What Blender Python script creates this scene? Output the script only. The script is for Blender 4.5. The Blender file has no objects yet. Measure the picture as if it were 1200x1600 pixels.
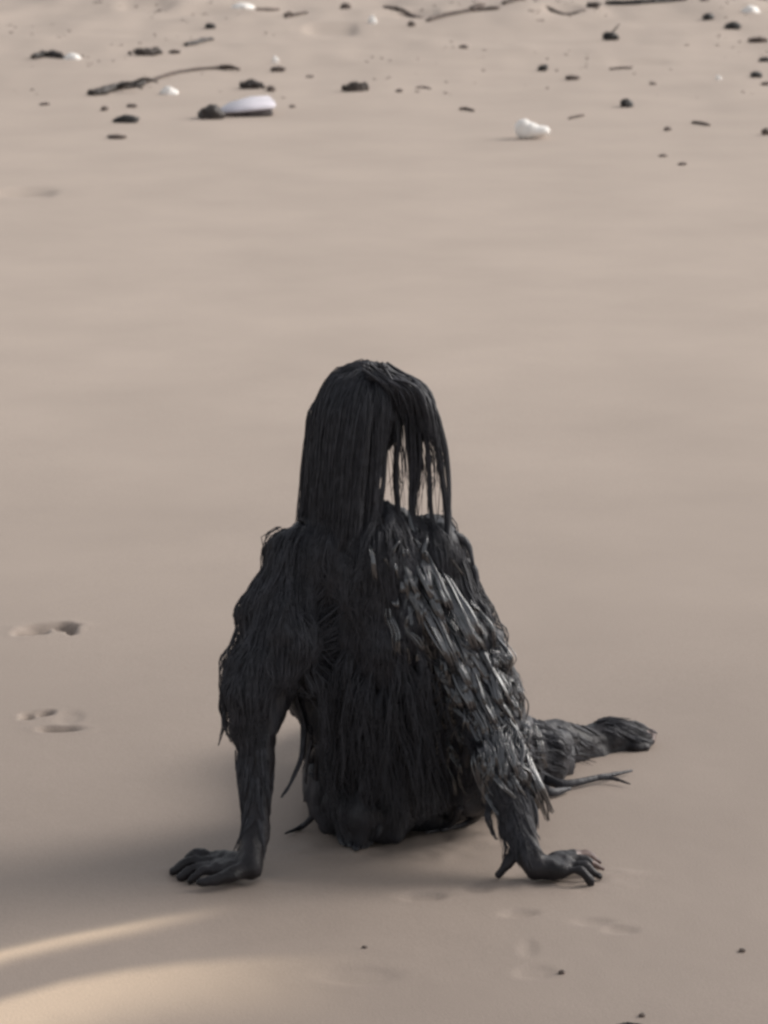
import bpy, bmesh, math, random
import numpy as np
from mathutils import Vector, Matrix, noise
from mathutils.bvhtree import BVHTree

random.seed(11)
S = bpy.context.scene
COL = S.collection
R = math.radians

# ------------------------------------------------------------------ camera, sky, sun, exposure
CAM = Vector((0.0, -6.0, 1.9))
PITCH = R(12.43)
TANV = math.tan(R(7.8))
cd = bpy.data.cameras.new('camera')
cam = bpy.data.objects.new('camera', cd); COL.objects.link(cam)
cam.location = CAM
cam.rotation_euler = (R(90) - PITCH, 0, 0)
cd.sensor_fit = 'VERTICAL'; cd.sensor_height = 36.0
cd.lens = 18.0 / TANV
cd.clip_start = 0.1; cd.clip_end = 3000
cd.dof.use_dof = True; cd.dof.focus_distance = 6.25; cd.dof.aperture_fstop = 13.0
S.camera = cam

SUN_EL, SUN_AZ = R(33), R(68)          # azimuth from +Y (away from the camera) towards +X
w = bpy.data.worlds.new('World'); S.world = w; w.use_nodes = True
nt = w.node_tree; bg = nt.nodes['Background']
sky = nt.nodes.new('ShaderNodeTexSky'); sky.sky_type = 'NISHITA'; sky.sun_disc = False
sky.sun_elevation = SUN_EL; sky.sun_rotation = SUN_AZ
sky.dust_density = 3.0; sky.air_density = 1.0
hs = nt.nodes.new('ShaderNodeHueSaturation'); hs.inputs['Saturation'].default_value = 0.22
nt.links.new(sky.outputs[0], hs.inputs['Color']); nt.links.new(hs.outputs[0], bg.inputs[0])
bg.inputs[1].default_value = 0.15
sl = bpy.data.lights.new('sun', 'SUN'); sl.energy = 1.35; sl.angle = R(24); sl.color = (1.0, 0.93, 0.86)
so = bpy.data.objects.new('sun', sl); COL.objects.link(so)
sdir = Vector((math.sin(SUN_AZ) * math.cos(SUN_EL), math.cos(SUN_AZ) * math.cos(SUN_EL), math.sin(SUN_EL)))
so.rotation_euler = sdir.to_track_quat('Z', 'Y').to_euler()
so.location = sdir * 30
S.view_settings.view_transform = 'Standard'; S.view_settings.look = 'None'
S.view_settings.gamma = 1.0; S.view_settings.use_curve_mapping = False
S.view_settings.exposure = 0.30
S.cycles.pixel_filter_type = 'BLACKMAN_HARRIS'; S.cycles.filter_width = 3.0

# ------------------------------------------------------------------ helpers
cp, sp = math.cos(PITCH), math.sin(PITCH)
def ray(px, py):                       # direction of the ray of a photo pixel (1200 x 1600)
    u = (px - 600) / 800 * TANV; v = (800 - py) / 800 * TANV
    return Vector((u, cp + v * sp, -sp + v * cp))
def W(px, py, Y):                      # point of that ray at depth Y
    d = ray(px, py); return CAM + d * ((Y - CAM.y) / d.y)
def G(px, py):                         # point of that ray on the ground
    d = ray(px, py); return CAM + d * (-CAM.z / d.z)
def PS(px, py):                        # metres per photo pixel at that ground point
    return (G(px, py) - CAM).dot(Vector((0, cp, -sp))) * TANV / 800

def h2(ix, iy, s):
    n = np.sin(ix * 127.1 + iy * 311.7 + s * 74.7) * 43758.5453
    return n - np.floor(n)
def vnoise(x, y, s=0):
    x = np.asarray(x, float); y = np.asarray(y, float)
    ix, iy = np.floor(x), np.floor(y); fx, fy = x - ix, y - iy
    fx = fx * fx * (3 - 2 * fx); fy = fy * fy * (3 - 2 * fy)
    a = h2(ix, iy, s) * (1 - fx) + h2(ix + 1, iy, s) * fx
    b = h2(ix, iy + 1, s) * (1 - fx) + h2(ix + 1, iy + 1, s) * fx
    return (a * (1 - fy) + b * fy) * 2 - 1
def sstep(a, b, x):
    t = np.clip((np.asarray(x, float) - a) / (b - a), 0, 1); return t * t * (3 - 2 * t)

def link(name, me, mat=None, parent=None, smooth=True):
    o = bpy.data.objects.new(name, me); COL.objects.link(o)
    if mat is not None and not me.materials: me.materials.append(mat)
    if parent is not None: o.parent = parent
    if smooth: me.polygons.foreach_set('use_smooth', [True] * len(me.polygons))
    return o
def tag(o, label, cat, group=None):
    o['label'] = label; o['category'] = cat
    if group: o['group'] = group
    return o
def empty(name, loc):
    o = bpy.data.objects.new(name, None); COL.objects.link(o); o.location = loc
    o.empty_display_size = 0.1; return o

class MB:
    def __init__(s): s.v = []; s.f = []
    def tube(s, pts, rad, n=5, flat=1.0, twist=0.0, up=None):
        pts = [Vector(p) for p in pts]; b = len(s.v); m = len(pts)
        if not hasattr(rad, '__len__'): rad = [rad] * m
        t0 = (pts[1] - pts[0]).normalized()
        ref = Vector(up) if up is not None else (Vector((0, -1, 0.3)) if abs(t0.y) < 0.9 else Vector((1, 0, 0)))
        for i, p in enumerate(pts):
            t = (pts[min(i + 1, m - 1)] - pts[max(i - 1, 0)])
            t = t.normalized() if t.length > 1e-9 else t0
            nrm = (ref - t * ref.dot(t)); nrm = nrm.normalized() if nrm.length > 1e-6 else t.orthogonal().normalized()
            ref = nrm; bi = t.cross(nrm)
            for k in range(n):
                a = 2 * math.pi * k / n + twist * i
                s.v.append(p + nrm * (math.cos(a) * rad[i] * flat) + bi * (math.sin(a) * rad[i]))
        for i in range(m - 1):
            for k in range(n):
                a = b + i * n + k; c = b + i * n + (k + 1) % n
                s.f.append((a, c, c + n, a + n))
        s.f.append(tuple(b + k for k in reversed(range(n)))); s.f.append(tuple(b + (m - 1) * n + k for k in range(n)))
    def ball(s, c, r, nu=14, nv=9, rot=None):       # ellipsoid; r may be a vector
        c = Vector(c); r = Vector((r, r, r)) if not hasattr(r, '__len__') else Vector(r); b = len(s.v)
        for j in range(nv + 1):
            th = math.pi * (0.02 + 0.96 * j / nv)
            for k in range(nu):
                ph = 2 * math.pi * k / nu
                q = Vector((r.x * math.sin(th) * math.cos(ph), r.y * math.sin(th) * math.sin(ph), r.z * math.cos(th)))
                if rot is not None: q = rot @ q
                s.v.append(c + q)
        for j in range(nv):
            for k in range(nu):
                a = b + j * nu + k; d = b + j * nu + (k + 1) % nu
                s.f.append((a, a + nu, d + nu, d))
        s.f.append(tuple(b + k for k in range(nu))); s.f.append(tuple(b + nv * nu + k for k in reversed(range(nu))))
    def cone(s, a, ra, b, rb, n=7, sx=None):         # tapered limb with round ends, as a run of overlapping balls
        a, b = Vector(a), Vector(b); L = (b - a).length
        m = max(2, int(L / (0.35 * min(ra, rb))) + 1)
        m = min(m, 16)
        pts = [a.lerp(b, i / (m - 1)) for i in range(m)]; rr = [ra + (rb - ra) * i / (m - 1) for i in range(m)]
        s.tube(pts, rr, 14); s.ball(a, ra); s.ball(b, rb)
    def mesh(s, name):
        me = bpy.data.meshes.new(name); me.from_pydata([tuple(p) for p in s.v], [], s.f); me.validate(); me.update(); return me
    def build(s, name, mat, parent=None): return link(name, s.mesh(name), mat, parent)

class Strands(MB):                      # many thin tubes, built with numpy
    def __init__(s): s.V = []; s.F = []; s.n0 = 0
    def tube(s, pts, rad, n=3, flat=1.0, twist=0.0, up=None):
        P = np.array([tuple(p) for p in pts]); m_ = len(P); rad = np.broadcast_to(np.asarray(rad, float), (m_,))
        T = np.gradient(P, axis=0); T /= np.linalg.norm(T, axis=1, keepdims=True) + 1e-9
        ref = np.array([.25, -1, .3]); N = ref - T * (T @ ref)[:, None]; N /= np.linalg.norm(N, axis=1, keepdims=True) + 1e-9
        Bn = np.cross(T, N); n = 4
        a = 2 * np.pi * np.arange(n) / n + np.arange(m_)[:, None] * twist
        Vv = P[:, None] + N[:, None] * (np.cos(a) * rad[:, None] * flat)[..., None] + Bn[:, None] * (np.sin(a) * rad[:, None])[..., None]
        i = np.arange(m_ - 1)[:, None] * n + s.n0; k = np.arange(n)[None]; k2 = (k + 1) % n
        s.V.append(Vv.reshape(-1, 3)); s.F.append(np.stack([i + k, i + k2, i + k2 + n, i + k + n], -1).reshape(-1, 4)); s.n0 += m_ * n
    def mesh(s, name):
        v = np.concatenate(s.V).astype(np.float32); f = np.concatenate(s.F).astype(np.int32)
        me = bpy.data.meshes.new(name); me.vertices.add(len(v)); me.vertices.foreach_set('co', v.ravel())
        me.loops.add(f.size); me.loops.foreach_set('vertex_index', f.ravel()); me.polygons.add(len(f))
        me.polygons.foreach_set('loop_start', np.arange(0, f.size, 4, dtype=np.int32)); me.polygons.foreach_set('loop_total', np.full(len(f), 4, dtype=np.int32))
        me.update(calc_edges=True); return me

def fuse(mb, name, voxel, smooth=4, disp=(), fac=0.5):   # one continuous skin over overlapping volumes
    o = bpy.data.objects.new(name, mb.mesh(name)); COL.objects.link(o)
    r = o.modifiers.new('r', 'REMESH'); r.mode = 'VOXEL'; r.voxel_size = voxel; r.use_smooth_shade = True
    sm = o.modifiers.new('s', 'SMOOTH'); sm.iterations = smooth; sm.factor = fac
    dg = bpy.context.evaluated_depsgraph_get(); dg.update()
    me = bpy.data.meshes.new_from_object(o.evaluated_get(dg)); me.name = name
    bpy.data.objects.remove(o)
    for amp, sc, seed, st in disp:
        n = [0.0] * (len(me.vertices) * 3); me.vertices.foreach_get('normal', n)
        for i, v in enumerate(me.vertices):
            p = Vector((v.co.x / sc * st[0], v.co.y / sc * st[1], v.co.z / sc * st[2])) + Vector((seed, 0, 0))
            v.co += Vector(n[3 * i:3 * i + 3]) * (amp * noise.noise(p))
        me.update()
    return me

def curve(pts, n):                      # Catmull-Rom through points
    P = [Vector(p) for p in pts]; P = [P[0] * 2 - P[1]] + P + [P[-1] * 2 - P[-2]]
    out = []; segs = len(P) - 3
    for i in range(n):
        t = i / (n - 1) * segs; k = min(int(t), segs - 1); t -= k
        a, b, c, d = P[k:k + 4]
        out.append(0.5 * ((2 * b) + (c - a) * t + (2 * a - 5 * b + 4 * c - d) * t * t + (3 * b - a - 3 * c + d) * t ** 3))
    return out

# ------------------------------------------------------------------ materials
def mat(name, col, rough=0.6, var=0.25, scale=40, bump=0.0, bscale=200, spec=0.5, stretch=None, coat=0.0):
    m = bpy.data.materials.new(name); m.use_nodes = True; t = m.node_tree; p = t.nodes['Principled BSDF']
    tc = t.nodes.new('ShaderNodeTexCoord'); n = t.nodes.new('ShaderNodeTexNoise')
    n.inputs['Scale'].default_value = scale; n.inputs['Detail'].default_value = 5
    src = tc.outputs['Object']
    if stretch:
        mp = t.nodes.new('ShaderNodeMapping'); mp.inputs['Scale'].default_value = stretch
        t.links.new(src, mp.inputs[0]); src = mp.outputs[0]
    t.links.new(src, n.inputs['Vector'])
    cr = t.nodes.new('ShaderNodeValToRGB')
    cr.color_ramp.elements[0].position = 0.3; cr.color_ramp.elements[1].position = 0.7
    cr.color_ramp.elements[0].color = [c * (1 - var) for c in col] + [1]
    cr.color_ramp.elements[1].color = [c * (1 + var) for c in col] + [1]
    t.links.new(n.outputs['Fac'], cr.inputs[0]); t.links.new(cr.outputs[0], p.inputs['Base Color'])
    p.inputs['Roughness'].default_value = rough; p.inputs['Specular IOR Level'].default_value = spec
    p.inputs['Coat Weight'].default_value = coat; p.inputs['Coat IOR'].default_value = 1.75; p.inputs['Coat Roughness'].default_value = 0.07
    if bump:
        b = t.nodes.new('ShaderNodeTexNoise'); b.inputs['Scale'].default_value = bscale; b.inputs['Detail'].default_value = 4
        t.links.new(src, b.inputs['Vector'])
        bp = t.nodes.new('ShaderNodeBump'); bp.inputs['Strength'].default_value = bump; bp.inputs['Distance'].default_value = 0.004
        t.links.new(b.outputs['Fac'], bp.inputs['Height']); t.links.new(bp.outputs[0], p.inputs['Normal'])
    return m
M_hair = mat('wet_black_hair', (0.036, 0.036, 0.042), 0.5, 0.3, 60, spec=0.3)
M_robe = mat('wet_black_cloth', (0.030, 0.030, 0.035), 0.5, 0.3, 25, 0.8, 120, spec=.35, stretch=(1, 1, 0.25))
M_wet = mat('glossy_wet_cloth', (0.020, 0.020, 0.024), 0.09, 0.3, 40, 0.0, 160, spec=1.0, coat=1.0)
M_skin = mat('mud_black_skin', (0.017, 0.015, 0.017), 0.5, 0.4, 30, 0.6, 110, spec=.3)
M_tips = mat('brown_skin', (0.10, 0.060, 0.050), 0.5, 0.35, 60, 0.3, 150)
M_stone = mat('black_stone', (0.018, 0.015, 0.013), 0.6, 0.4, 30, 0.6, 90)
M_bstone = mat('brown_stone', (0.095, 0.070, 0.057), 0.7, 0.35, 30, 0.6, 90)
M_wood = mat('weathered_driftwood', (0.080, 0.056, 0.044), 0.8, 0.45, 25, 0.7, 90, stretch=(1, 1, 3))
M_dwood = mat('wet_dark_wood', (0.030, 0.022, 0.018), 0.6, 0.4, 25, 0.7, 90)
M_weed = mat('dried_seaweed', (0.050, 0.036, 0.028), 0.6, 0.45, 30, 0.5, 90)
M_white = mat('white_shell', (0.86, 0.82, 0.77), 0.5, 0.08, 25, 0.3, 60)
M_lilac = mat('pale_lilac_plastic', (0.60, 0.56, 0.60), 0.4, 0.10, 12, 0.2, 40)
M_grey = mat('dark_plastic', (0.10, 0.085, 0.085), 0.5, 0.25, 20)

# ------------------------------------------------------------------ ground
def seg_d(x, y, pts):                   # distance to a polyline and position along it
    best = np.full(np.shape(x), 1e9); along = np.zeros(np.shape(x)); n = len(pts) - 1
    for i in range(n):
        ax, ay = pts[i]; bx, by = pts[i + 1]; dx, dy = bx - ax, by - ay
        t = np.clip(((x - ax) * dx + (y - ay) * dy) / (dx * dx + dy * dy), 0, 1)
        d = np.hypot(x - ax - t * dx, y - ay - t * dy)
        along = np.where(d < best, (i + t) / n, along); best = np.minimum(best, d)
    return best, along
def gp(*pts): return [tuple(G(px, py)[:2]) for px, py in pts]
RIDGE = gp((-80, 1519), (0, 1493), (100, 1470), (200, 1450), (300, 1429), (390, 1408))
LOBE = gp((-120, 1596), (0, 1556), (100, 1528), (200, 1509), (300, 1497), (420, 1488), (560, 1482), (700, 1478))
HOLLOWS = [  # pixel x, y, half length and half width in px along and across, depth (m), tilt
    (42, 985, 22, 7, .014, 0), (60, 984, 18, 7, .013, 0), (98, 978, 22, 7, .014, 0), (78, 977, 46, 5, .014, 0), (112, 985, 10, 6, .012, 0),
    (42, 1117, 12, 6, .0125, 0), (72, 1111, 12, 5, .0125, 0), (92, 1137, 38, 5, .012, 0), (55, 1113, 24, 5, .005, 0), (108, 1120, 22, 12, .003, 0),
    (745, 1386, 26, 9, .003, 0), (810, 1425, 32, 6, .004, 0), (925, 1438, 36, 7, .003, .1), (970, 1450, 30, 7, .003, .35),
    (835, 1515, 34, 12, .0025, 0), (826, 1480, 16, 14, .002, 0), (560, 1522, 80, 16, .003, 0),
    (40, 302, 60, 6, .030, 0), (660, 1398, 40, 8, .006, 0),
    (520, 45, 48, 9, .028, 0), (230, 8, 50, 9, .03, 0), (880, 20, 40, 6, .03, 0), (1000, 98, 60, 5, .015, 0), (640, 20, 50, 6, .03, 0)]
def ground_np(x, y):
    far = sstep(9, 17, y)
    z = 0.010 * vnoise(x * .45, y * .35, 1) + 0.0025 * vnoise(x * 1.1 + y * .25, y * .6 - x * .1, 2) * (1 + far)
    z = z + 0.0008 * vnoise(x * 3.1, y * 2.2, 3) + 0.0003 * vnoise(x * 24, y * 20, 4) * (1 - sstep(.2, 2, y))
    z = z + sstep(14.5, 20, y) * (.05 * vnoise(x * 2.1, y * .8, 15) + .03 * vnoise(x * 3.7, y * 2.1, 17) + .02 * vnoise(x * 5, y * 1.7, 16)) + far * (0.030 * vnoise(x * 1.1, y * .42, 5) + 0.016 * vnoise(x * 2.9, y * 1.0, 6) + 0.006 * vnoise(x * 8, y * 3.2, 7))
    d, al = seg_d(x, y, RIDGE)
    z = z + 0.004 * np.exp(-(d / .028) ** 2) * (1 - sstep(.6, 1, al))
    d, al = seg_d(x, y, LOBE)
    z = z + 0.003 * np.exp(-(d / .05) ** 2) * (1 - sstep(.55, 1, al))
    for px, py, a, b, dep, tl in HOLLOWS:
        c = G(px, py); s = PS(px, py); e = CAM.z / (c - CAM).length
        ax = a * s; by = b * s / e
        dx, dy = x - c.x, y - c.y
        ct, st = math.cos(tl), math.sin(tl); u = dx * ct - dy * st; v = dx * st + dy * ct
        q = np.sqrt((u / ax) ** 2 + (v / by) ** 2) * (1 + .20 * vnoise(u / ax * 1.7 + px, v / by * 1.7, 9))
        z = z - dep * (1 - sstep(.55, 1.05, q)) + dep * .08 * np.exp(-((q - 1.35) / .25) ** 2)
    # sand pressed down round the seat and hands
    for (cx, cy, r, dep) in ((0.02, .12, .26, .004), (-.26, -.13, .09, .004), (.28, -.13, .09, .004)):
        z = z - dep * (1 - sstep(.6, 1.1, np.hypot(x - cx, y - cy) / r))
    for (cx, cy, r, h) in ((-.24, -.185, .10, .006), (-.33, -.12, .05, .005), (.26, -.185, .10, .006), (.36, -.13, .05, .005), (-.05, -.02, .14, .006), (.12, .05, .12, .005)):
        z = z + h * np.exp(-((np.hypot(x - cx, (y - cy) * 2.4) / r) ** 2)) * (1 + .6 * vnoise(x * 40, y * 40, 12))
    return z
Z0 = float(ground_np(np.array([0.05]), np.array([0.0]))[0])
def gz(x, y): return float(ground_np(np.array([x]), np.array([y]))[0]) - Z0

def axis(lo, hi, step, end_lo, end_hi, ratio):
    a = list(np.arange(lo, hi, step)); s = step; v = a[-1]
    while v < end_hi: s = s * ratio; v += s; a.append(v)
    s = step; v = lo; b = []
    while v > end_lo: s = s * ratio; v -= s; b.append(v)
    return np.array(b[::-1] + a)
xs = axis(-.85, .85, .008, -600, 600, 1.022)
ys = axis(-1.05, 1.3, .008, -60, 900, 1.012)
X, Y = np.meshgrid(xs, ys); Z = ground_np(X, Y) - Z0
Z = np.where(np.hypot(X, Y) > 60, -.02, Z)
nx, ny = len(xs), len(ys)
me = bpy.data.meshes.new('sand_beach')
co = np.stack([X, Y, Z], -1).reshape(-1, 3)
idx = np.arange(nx * ny).reshape(ny, nx)
q = np.stack([idx[:-1, :-1], idx[:-1, 1:], idx[1:, 1:], idx[1:, :-1]], -1).reshape(-1, 4)
me.vertices.add(len(co)); me.vertices.foreach_set('co', co.ravel())
me.loops.add(q.size); me.loops.foreach_set('vertex_index', q.ravel().astype(np.int32))
me.polygons.add(len(q)); me.polygons.foreach_set('loop_start', np.arange(0, q.size, 4, dtype=np.int32))
me.polygons.foreach_set('loop_total', np.full(len(q), 4, dtype=np.int32))
me.update(calc_edges=True)
# how damp the sand is (damp near the swash, dry up the beach) and where the sand is paler
wet = 1 - sstep(-1.2, 5.5, Y + .35 * vnoise(X * .8, Y * .6, 21) + .25 * vnoise(X * .3, Y * 1.6, 22))
wet = wet + .06 * vnoise(X * .8 + Y * .2, Y * .4, 23) + .03 * vnoise(X * 3 + Y * .5, Y * 1.6, 24)
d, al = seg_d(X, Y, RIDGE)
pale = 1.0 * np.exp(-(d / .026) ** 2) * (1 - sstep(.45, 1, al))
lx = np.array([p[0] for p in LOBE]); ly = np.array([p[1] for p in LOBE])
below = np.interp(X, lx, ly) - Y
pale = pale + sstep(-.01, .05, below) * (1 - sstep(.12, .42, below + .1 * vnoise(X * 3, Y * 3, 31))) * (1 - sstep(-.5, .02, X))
dl, al = seg_d(X, Y, [(a[0], a[1] - .0) for a in gp((-80, 1556), (0, 1526), (100, 1500), (200, 1480), (320, 1462), (480, 1440))])
wet = wet + .45 * np.exp(-(dl / .045) ** 2)  # strip between the two pale bands, made darker
prints = np.zeros_like(X)  # prints darkened by colour, standing for wet sand and the shade inside them
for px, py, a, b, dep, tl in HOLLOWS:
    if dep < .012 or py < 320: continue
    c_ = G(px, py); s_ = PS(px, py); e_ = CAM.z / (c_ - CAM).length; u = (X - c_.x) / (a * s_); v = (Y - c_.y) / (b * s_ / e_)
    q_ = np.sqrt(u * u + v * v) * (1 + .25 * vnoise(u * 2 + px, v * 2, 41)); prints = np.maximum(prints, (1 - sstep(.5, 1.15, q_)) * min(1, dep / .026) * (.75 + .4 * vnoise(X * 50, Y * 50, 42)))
for nm, arr in (('damp', wet), ('pale', pale), ('wet_shade', prints)):
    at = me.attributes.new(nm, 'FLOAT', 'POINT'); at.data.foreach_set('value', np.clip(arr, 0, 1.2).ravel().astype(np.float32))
m = bpy.data.materials.new('beach_sand'); m.use_nodes = True; t = m.node_tree; p = t.nodes['Principled BSDF']
def nd(k): return t.nodes.new(k)
def mixc(a, b, f):
    x = nd('ShaderNodeMix'); x.data_type = 'RGBA'
    for s_, v_ in ((x.inputs[6], a), (x.inputs[7], b)):
        if isinstance(v_, tuple): s_.default_value = v_ + (1,)
        else: t.links.new(v_, s_)
    t.links.new(f, x.inputs[0]); return x.outputs[2]
aw = nd('ShaderNodeAttribute'); aw.attribute_name = 'damp'
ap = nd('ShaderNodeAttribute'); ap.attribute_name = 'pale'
tc = nd('ShaderNodeTexCoord')
c = mixc((.43, .355, .30), (.285, .232, .195), aw.outputs['Fac'])
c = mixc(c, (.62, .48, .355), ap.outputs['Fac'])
ak = nd('ShaderNodeAttribute'); ak.attribute_name = 'wet_shade'
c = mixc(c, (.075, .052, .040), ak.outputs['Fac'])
mp = nd('ShaderNodeMapping'); mp.inputs['Scale'].default_value = (.9, .8, 1); t.links.new(tc.outputs['Object'], mp.inputs[0])
n1 = nd('ShaderNodeTexNoise'); n1.inputs['Scale'].default_value = 2.2; n1.inputs['Detail'].default_value = 6; t.links.new(mp.outputs[0], n1.inputs['Vector'])
r1 = nd('ShaderNodeMapRange'); r1.inputs[1].default_value = .3; r1.inputs[2].default_value = .7; r1.inputs[3].default_value = .945; r1.inputs[4].default_value = 1.055
t.links.new(n1.outputs['Fac'], r1.inputs[0])
n2 = nd('ShaderNodeTexNoise'); n2.inputs['Scale'].default_value = 260; n2.inputs['Detail'].default_value = 3; t.links.new(tc.outputs['Object'], n2.inputs['Vector'])
r2 = nd('ShaderNodeMapRange'); r2.inputs[1].default_value = .3; r2.inputs[2].default_value = .7; r2.inputs[3].default_value = .93; r2.inputs[4].default_value = 1.06
t.links.new(n2.outputs['Fac'], r2.inputs[0])
mm = nd('ShaderNodeMath'); mm.operation = 'MULTIPLY'; t.links.new(r1.outputs[0], mm.inputs[0]); t.links.new(r2.outputs[0], mm.inputs[1])
vm = nd('ShaderNodeVectorMath'); vm.operation = 'SCALE'; t.links.new(c, vm.inputs[0]); t.links.new(mm.outputs[0], vm.inputs['Scale'])
t.links.new(vm.outputs[0], p.inputs['Base Color'])
rr = nd('ShaderNodeMapRange'); rr.inputs[3].default_value = .95; rr.inputs[4].default_value = .7; t.links.new(aw.outputs['Fac'], rr.inputs[0]); t.links.new(rr.outputs[0], p.inputs['Roughness'])
p.inputs['Specular IOR Level'].default_value = .25
bp = nd('ShaderNodeBump'); bp.inputs['Strength'].default_value = .35; bp.inputs['Distance'].default_value = .002
t.links.new(n2.outputs['Fac'], bp.inputs['Height']); t.links.new(bp.outputs[0], p.inputs['Normal'])
g = link('sand_beach', me, m); g['kind'] = 'structure'; g['label'] = 'smooth greyish pink beach sand'

# ------------------------------------------------------------------ the person
person = empty('person', (0.03, 0.1, 0))
tag(person, 'person with long wet black hair seated on the sand, back turned, leaning on both hands', 'person')
OFF = Vector(person.location)
def child(name, me, mt):
    o = link(name, me, mt, person); o.matrix_parent_inverse = Matrix.Translation(-OFF); return o

pel, wai, che, upc = W(640, 1212, .21), W(632, 1100, .13), W(612, 965, .06), W(590, 880, .04)
nb, nt_ = W(558, 825, .05), W(540, 720, .06)
skull = W(566, 648, .07)
shL, shR = W(466, 875, .03), W(672, 872, .04)
elL, elR = W(402, 1125, -.05), W(768, 1085, -.01)
wrL, wrR = W(402, 1292, -.135), W(812, 1296, -.135)
def onsand(px, py, h):                  # a point h above the sand under that pixel
    q = G(px, py); d = (CAM - q); q = q + d * (h / d.z); q.z = gz(q.x, q.y) + h; return q
B = MB()
B.cone(pel + Vector((-.07, -.05, 0)), .10, pel + Vector((.07, .05, 0)), .10); B.cone(pel, .12, wai, .10); B.cone(wai, .10, che, .115)
B.cone(che, .115, upc, .10); B.cone(upc, .085, nb, .055); B.cone(nb, .052, nt_, .044)
B.cone(upc, .07, shL, .058); B.cone(upc, .07, shR, .058)
tilt = Matrix.Rotation(R(17), 3, 'Y')
B.ball(skull, (.061, .088, .080), 20, 14, tilt)
face = skull + Vector((-.028, .068, -.045))
B.ball(skull + Vector((-.034, .050, -.072)), (.046, .055, .062), 16, 12, tilt)      # jaw
B.ball(face + Vector((0, .038, -.002)), (.010, .016, .022), 10, 8)                    # nose
B.ball(face + Vector((-.003, .022, -.035)), (.020, .012, .009), 10, 8)                # lips
B.ball(face + Vector((0, .020, .030)), (.045, .015, .010), 12, 8)                     # brow
for s in (-1, 1): B.ball(skull + tilt @ Vector((s * .055, .04, -.03)), (.008, .018, .028), 10, 8)   # ears
# arms
B.cone(shL, .055, elL, .036); B.cone(elL, .036, wrL, .022)
B.cone(shR, .055, elR, .040); B.cone(elR, .042, wrR, .028)
# left hand: heel, palm, fingers pointing left
def hand(wr, heel, kn, tips, thumb, fr):
    B.cone(wr, .023, heel, .020)
    for k in kn: B.cone(heel, .020, k[0], k[1])
    for (a, b, c) in tips:
        B.cone(a, fr, b, fr * .92); B.cone(b, fr * .92, c, fr * .72)
    B.cone(heel, .018, thumb[0], .0125); B.cone(thumb[0], .012, thumb[1], .0095); B.cone(thumb[1], .0095, thumb[2], .0075)
hl = onsand(392, 1357, .026)
knL = [(onsand(340, 1343 + 8 * i, .027 - .003 * i), .0150) for i in (-1, 0, 1, 2)]
tl = []
for i, (k, ln) in enumerate(zip(knL, (.070, .076, .060, .046))):
    k0 = k[0]; dr = Vector((-1, .22 - .17 * i, 0)).normalized()
    b = k0 + dr * ln * .5 + Vector((0, 0, .003)); c = k0 + dr * ln; c.z = gz(c.x, c.y) + .006
    tl.append((k0, b, c))
hand(wrL, hl, knL, tl, (hl + Vector((-.03, -.025, -.004)), hl + Vector((-.058, -.035, -.009)), hl + Vector((-.08, -.036, -.013))), .0090)
hr = onsand(838, 1356, .024)
knR = [(onsand(888 - 3 * i, 1343 + 8 * i, .023), .0150) for i in (-1, 0, 1, 2)]
tr = []
for i, (k, ln) in enumerate(zip(knR, (.050, .058, .055, .045))):
    k0 = k[0]; dr = Vector((1, .20 - .15 * i, 0)).normalized()
    b = k0 + dr * ln * .55 + Vector((0, 0, .004)); c = k0 + dr * ln; c.z = gz(c.x, c.y) + (.010 if i < 1 else .006)
    tr.append((k0, b, c))
th0, th1, th2 = W(808, 1326, -.145), W(794, 1348, -.16), onsand(780, 1368, .006)
hand(wrR, hr, knR, tr, (th0, th1, th2), .0095)
# legs: right leg stretched out to the right, left leg folded in front
hipR, hipL = pel + Vector((.08, .05, -.01)), pel + Vector((-.08, .0, -.01))
knR_ = W(815, 1178, .42); anR = W(915, 1168, .60); ftR = W(985, 1150, .64); toR = W(1015, 1148, .645)
B.cone(hipR, .095, knR_, .060); B.cone(knR_, .058, W(862, 1165, .52), .050); B.cone(W(862, 1165, .52), .046, anR, .038)
B.ball(W(925, 1182, .59), .036); B.cone(anR, .040, W(960, 1150, .63), .036); B.cone(W(960, 1150, .63), .036, W(990, 1147, .64), .026); B.cone(W(940, 1180, .60), .028, W(992, 1164, .63), .020)
for i in range(5):
    a = W(990, 1143 + 6 * i, .65 - .012 * i); B.cone(a, .013 if i == 0 else .011, a + Vector((.036 - .003 * i, .004, -.004)), .009)
knL_ = Vector((-.05, .60, .13)); anL = Vector((-.02, .78, .05))
B.cone(hipL, .085, knL_, .058); B.cone(knL_, .055, anL, .035); B.cone(anL, .034, anL + Vector((.10, .06, -.015)), .022)
bm_ = fuse(B, 'body', .0048, 4, [(.005, .035, 5, (1, 1, .6)), (.0028, .013, 2, (1, 1, .6))])
body = child('body', bm_, M_skin); bm_.materials.append(M_tips)
tipc = [toR + Vector((.012, 0, 0)), W(1000, 1158, .64), tr[0][2], tr[1][2], tr[0][1]]
for pl in bm_.polygons:
    c_ = pl.center
    if any((c_ - q_).length < .024 for q_ in tipc): pl.material_index = 1
body['label'] = 'body with mud black arms, leg and hands, brown toes and fingertips'

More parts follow.
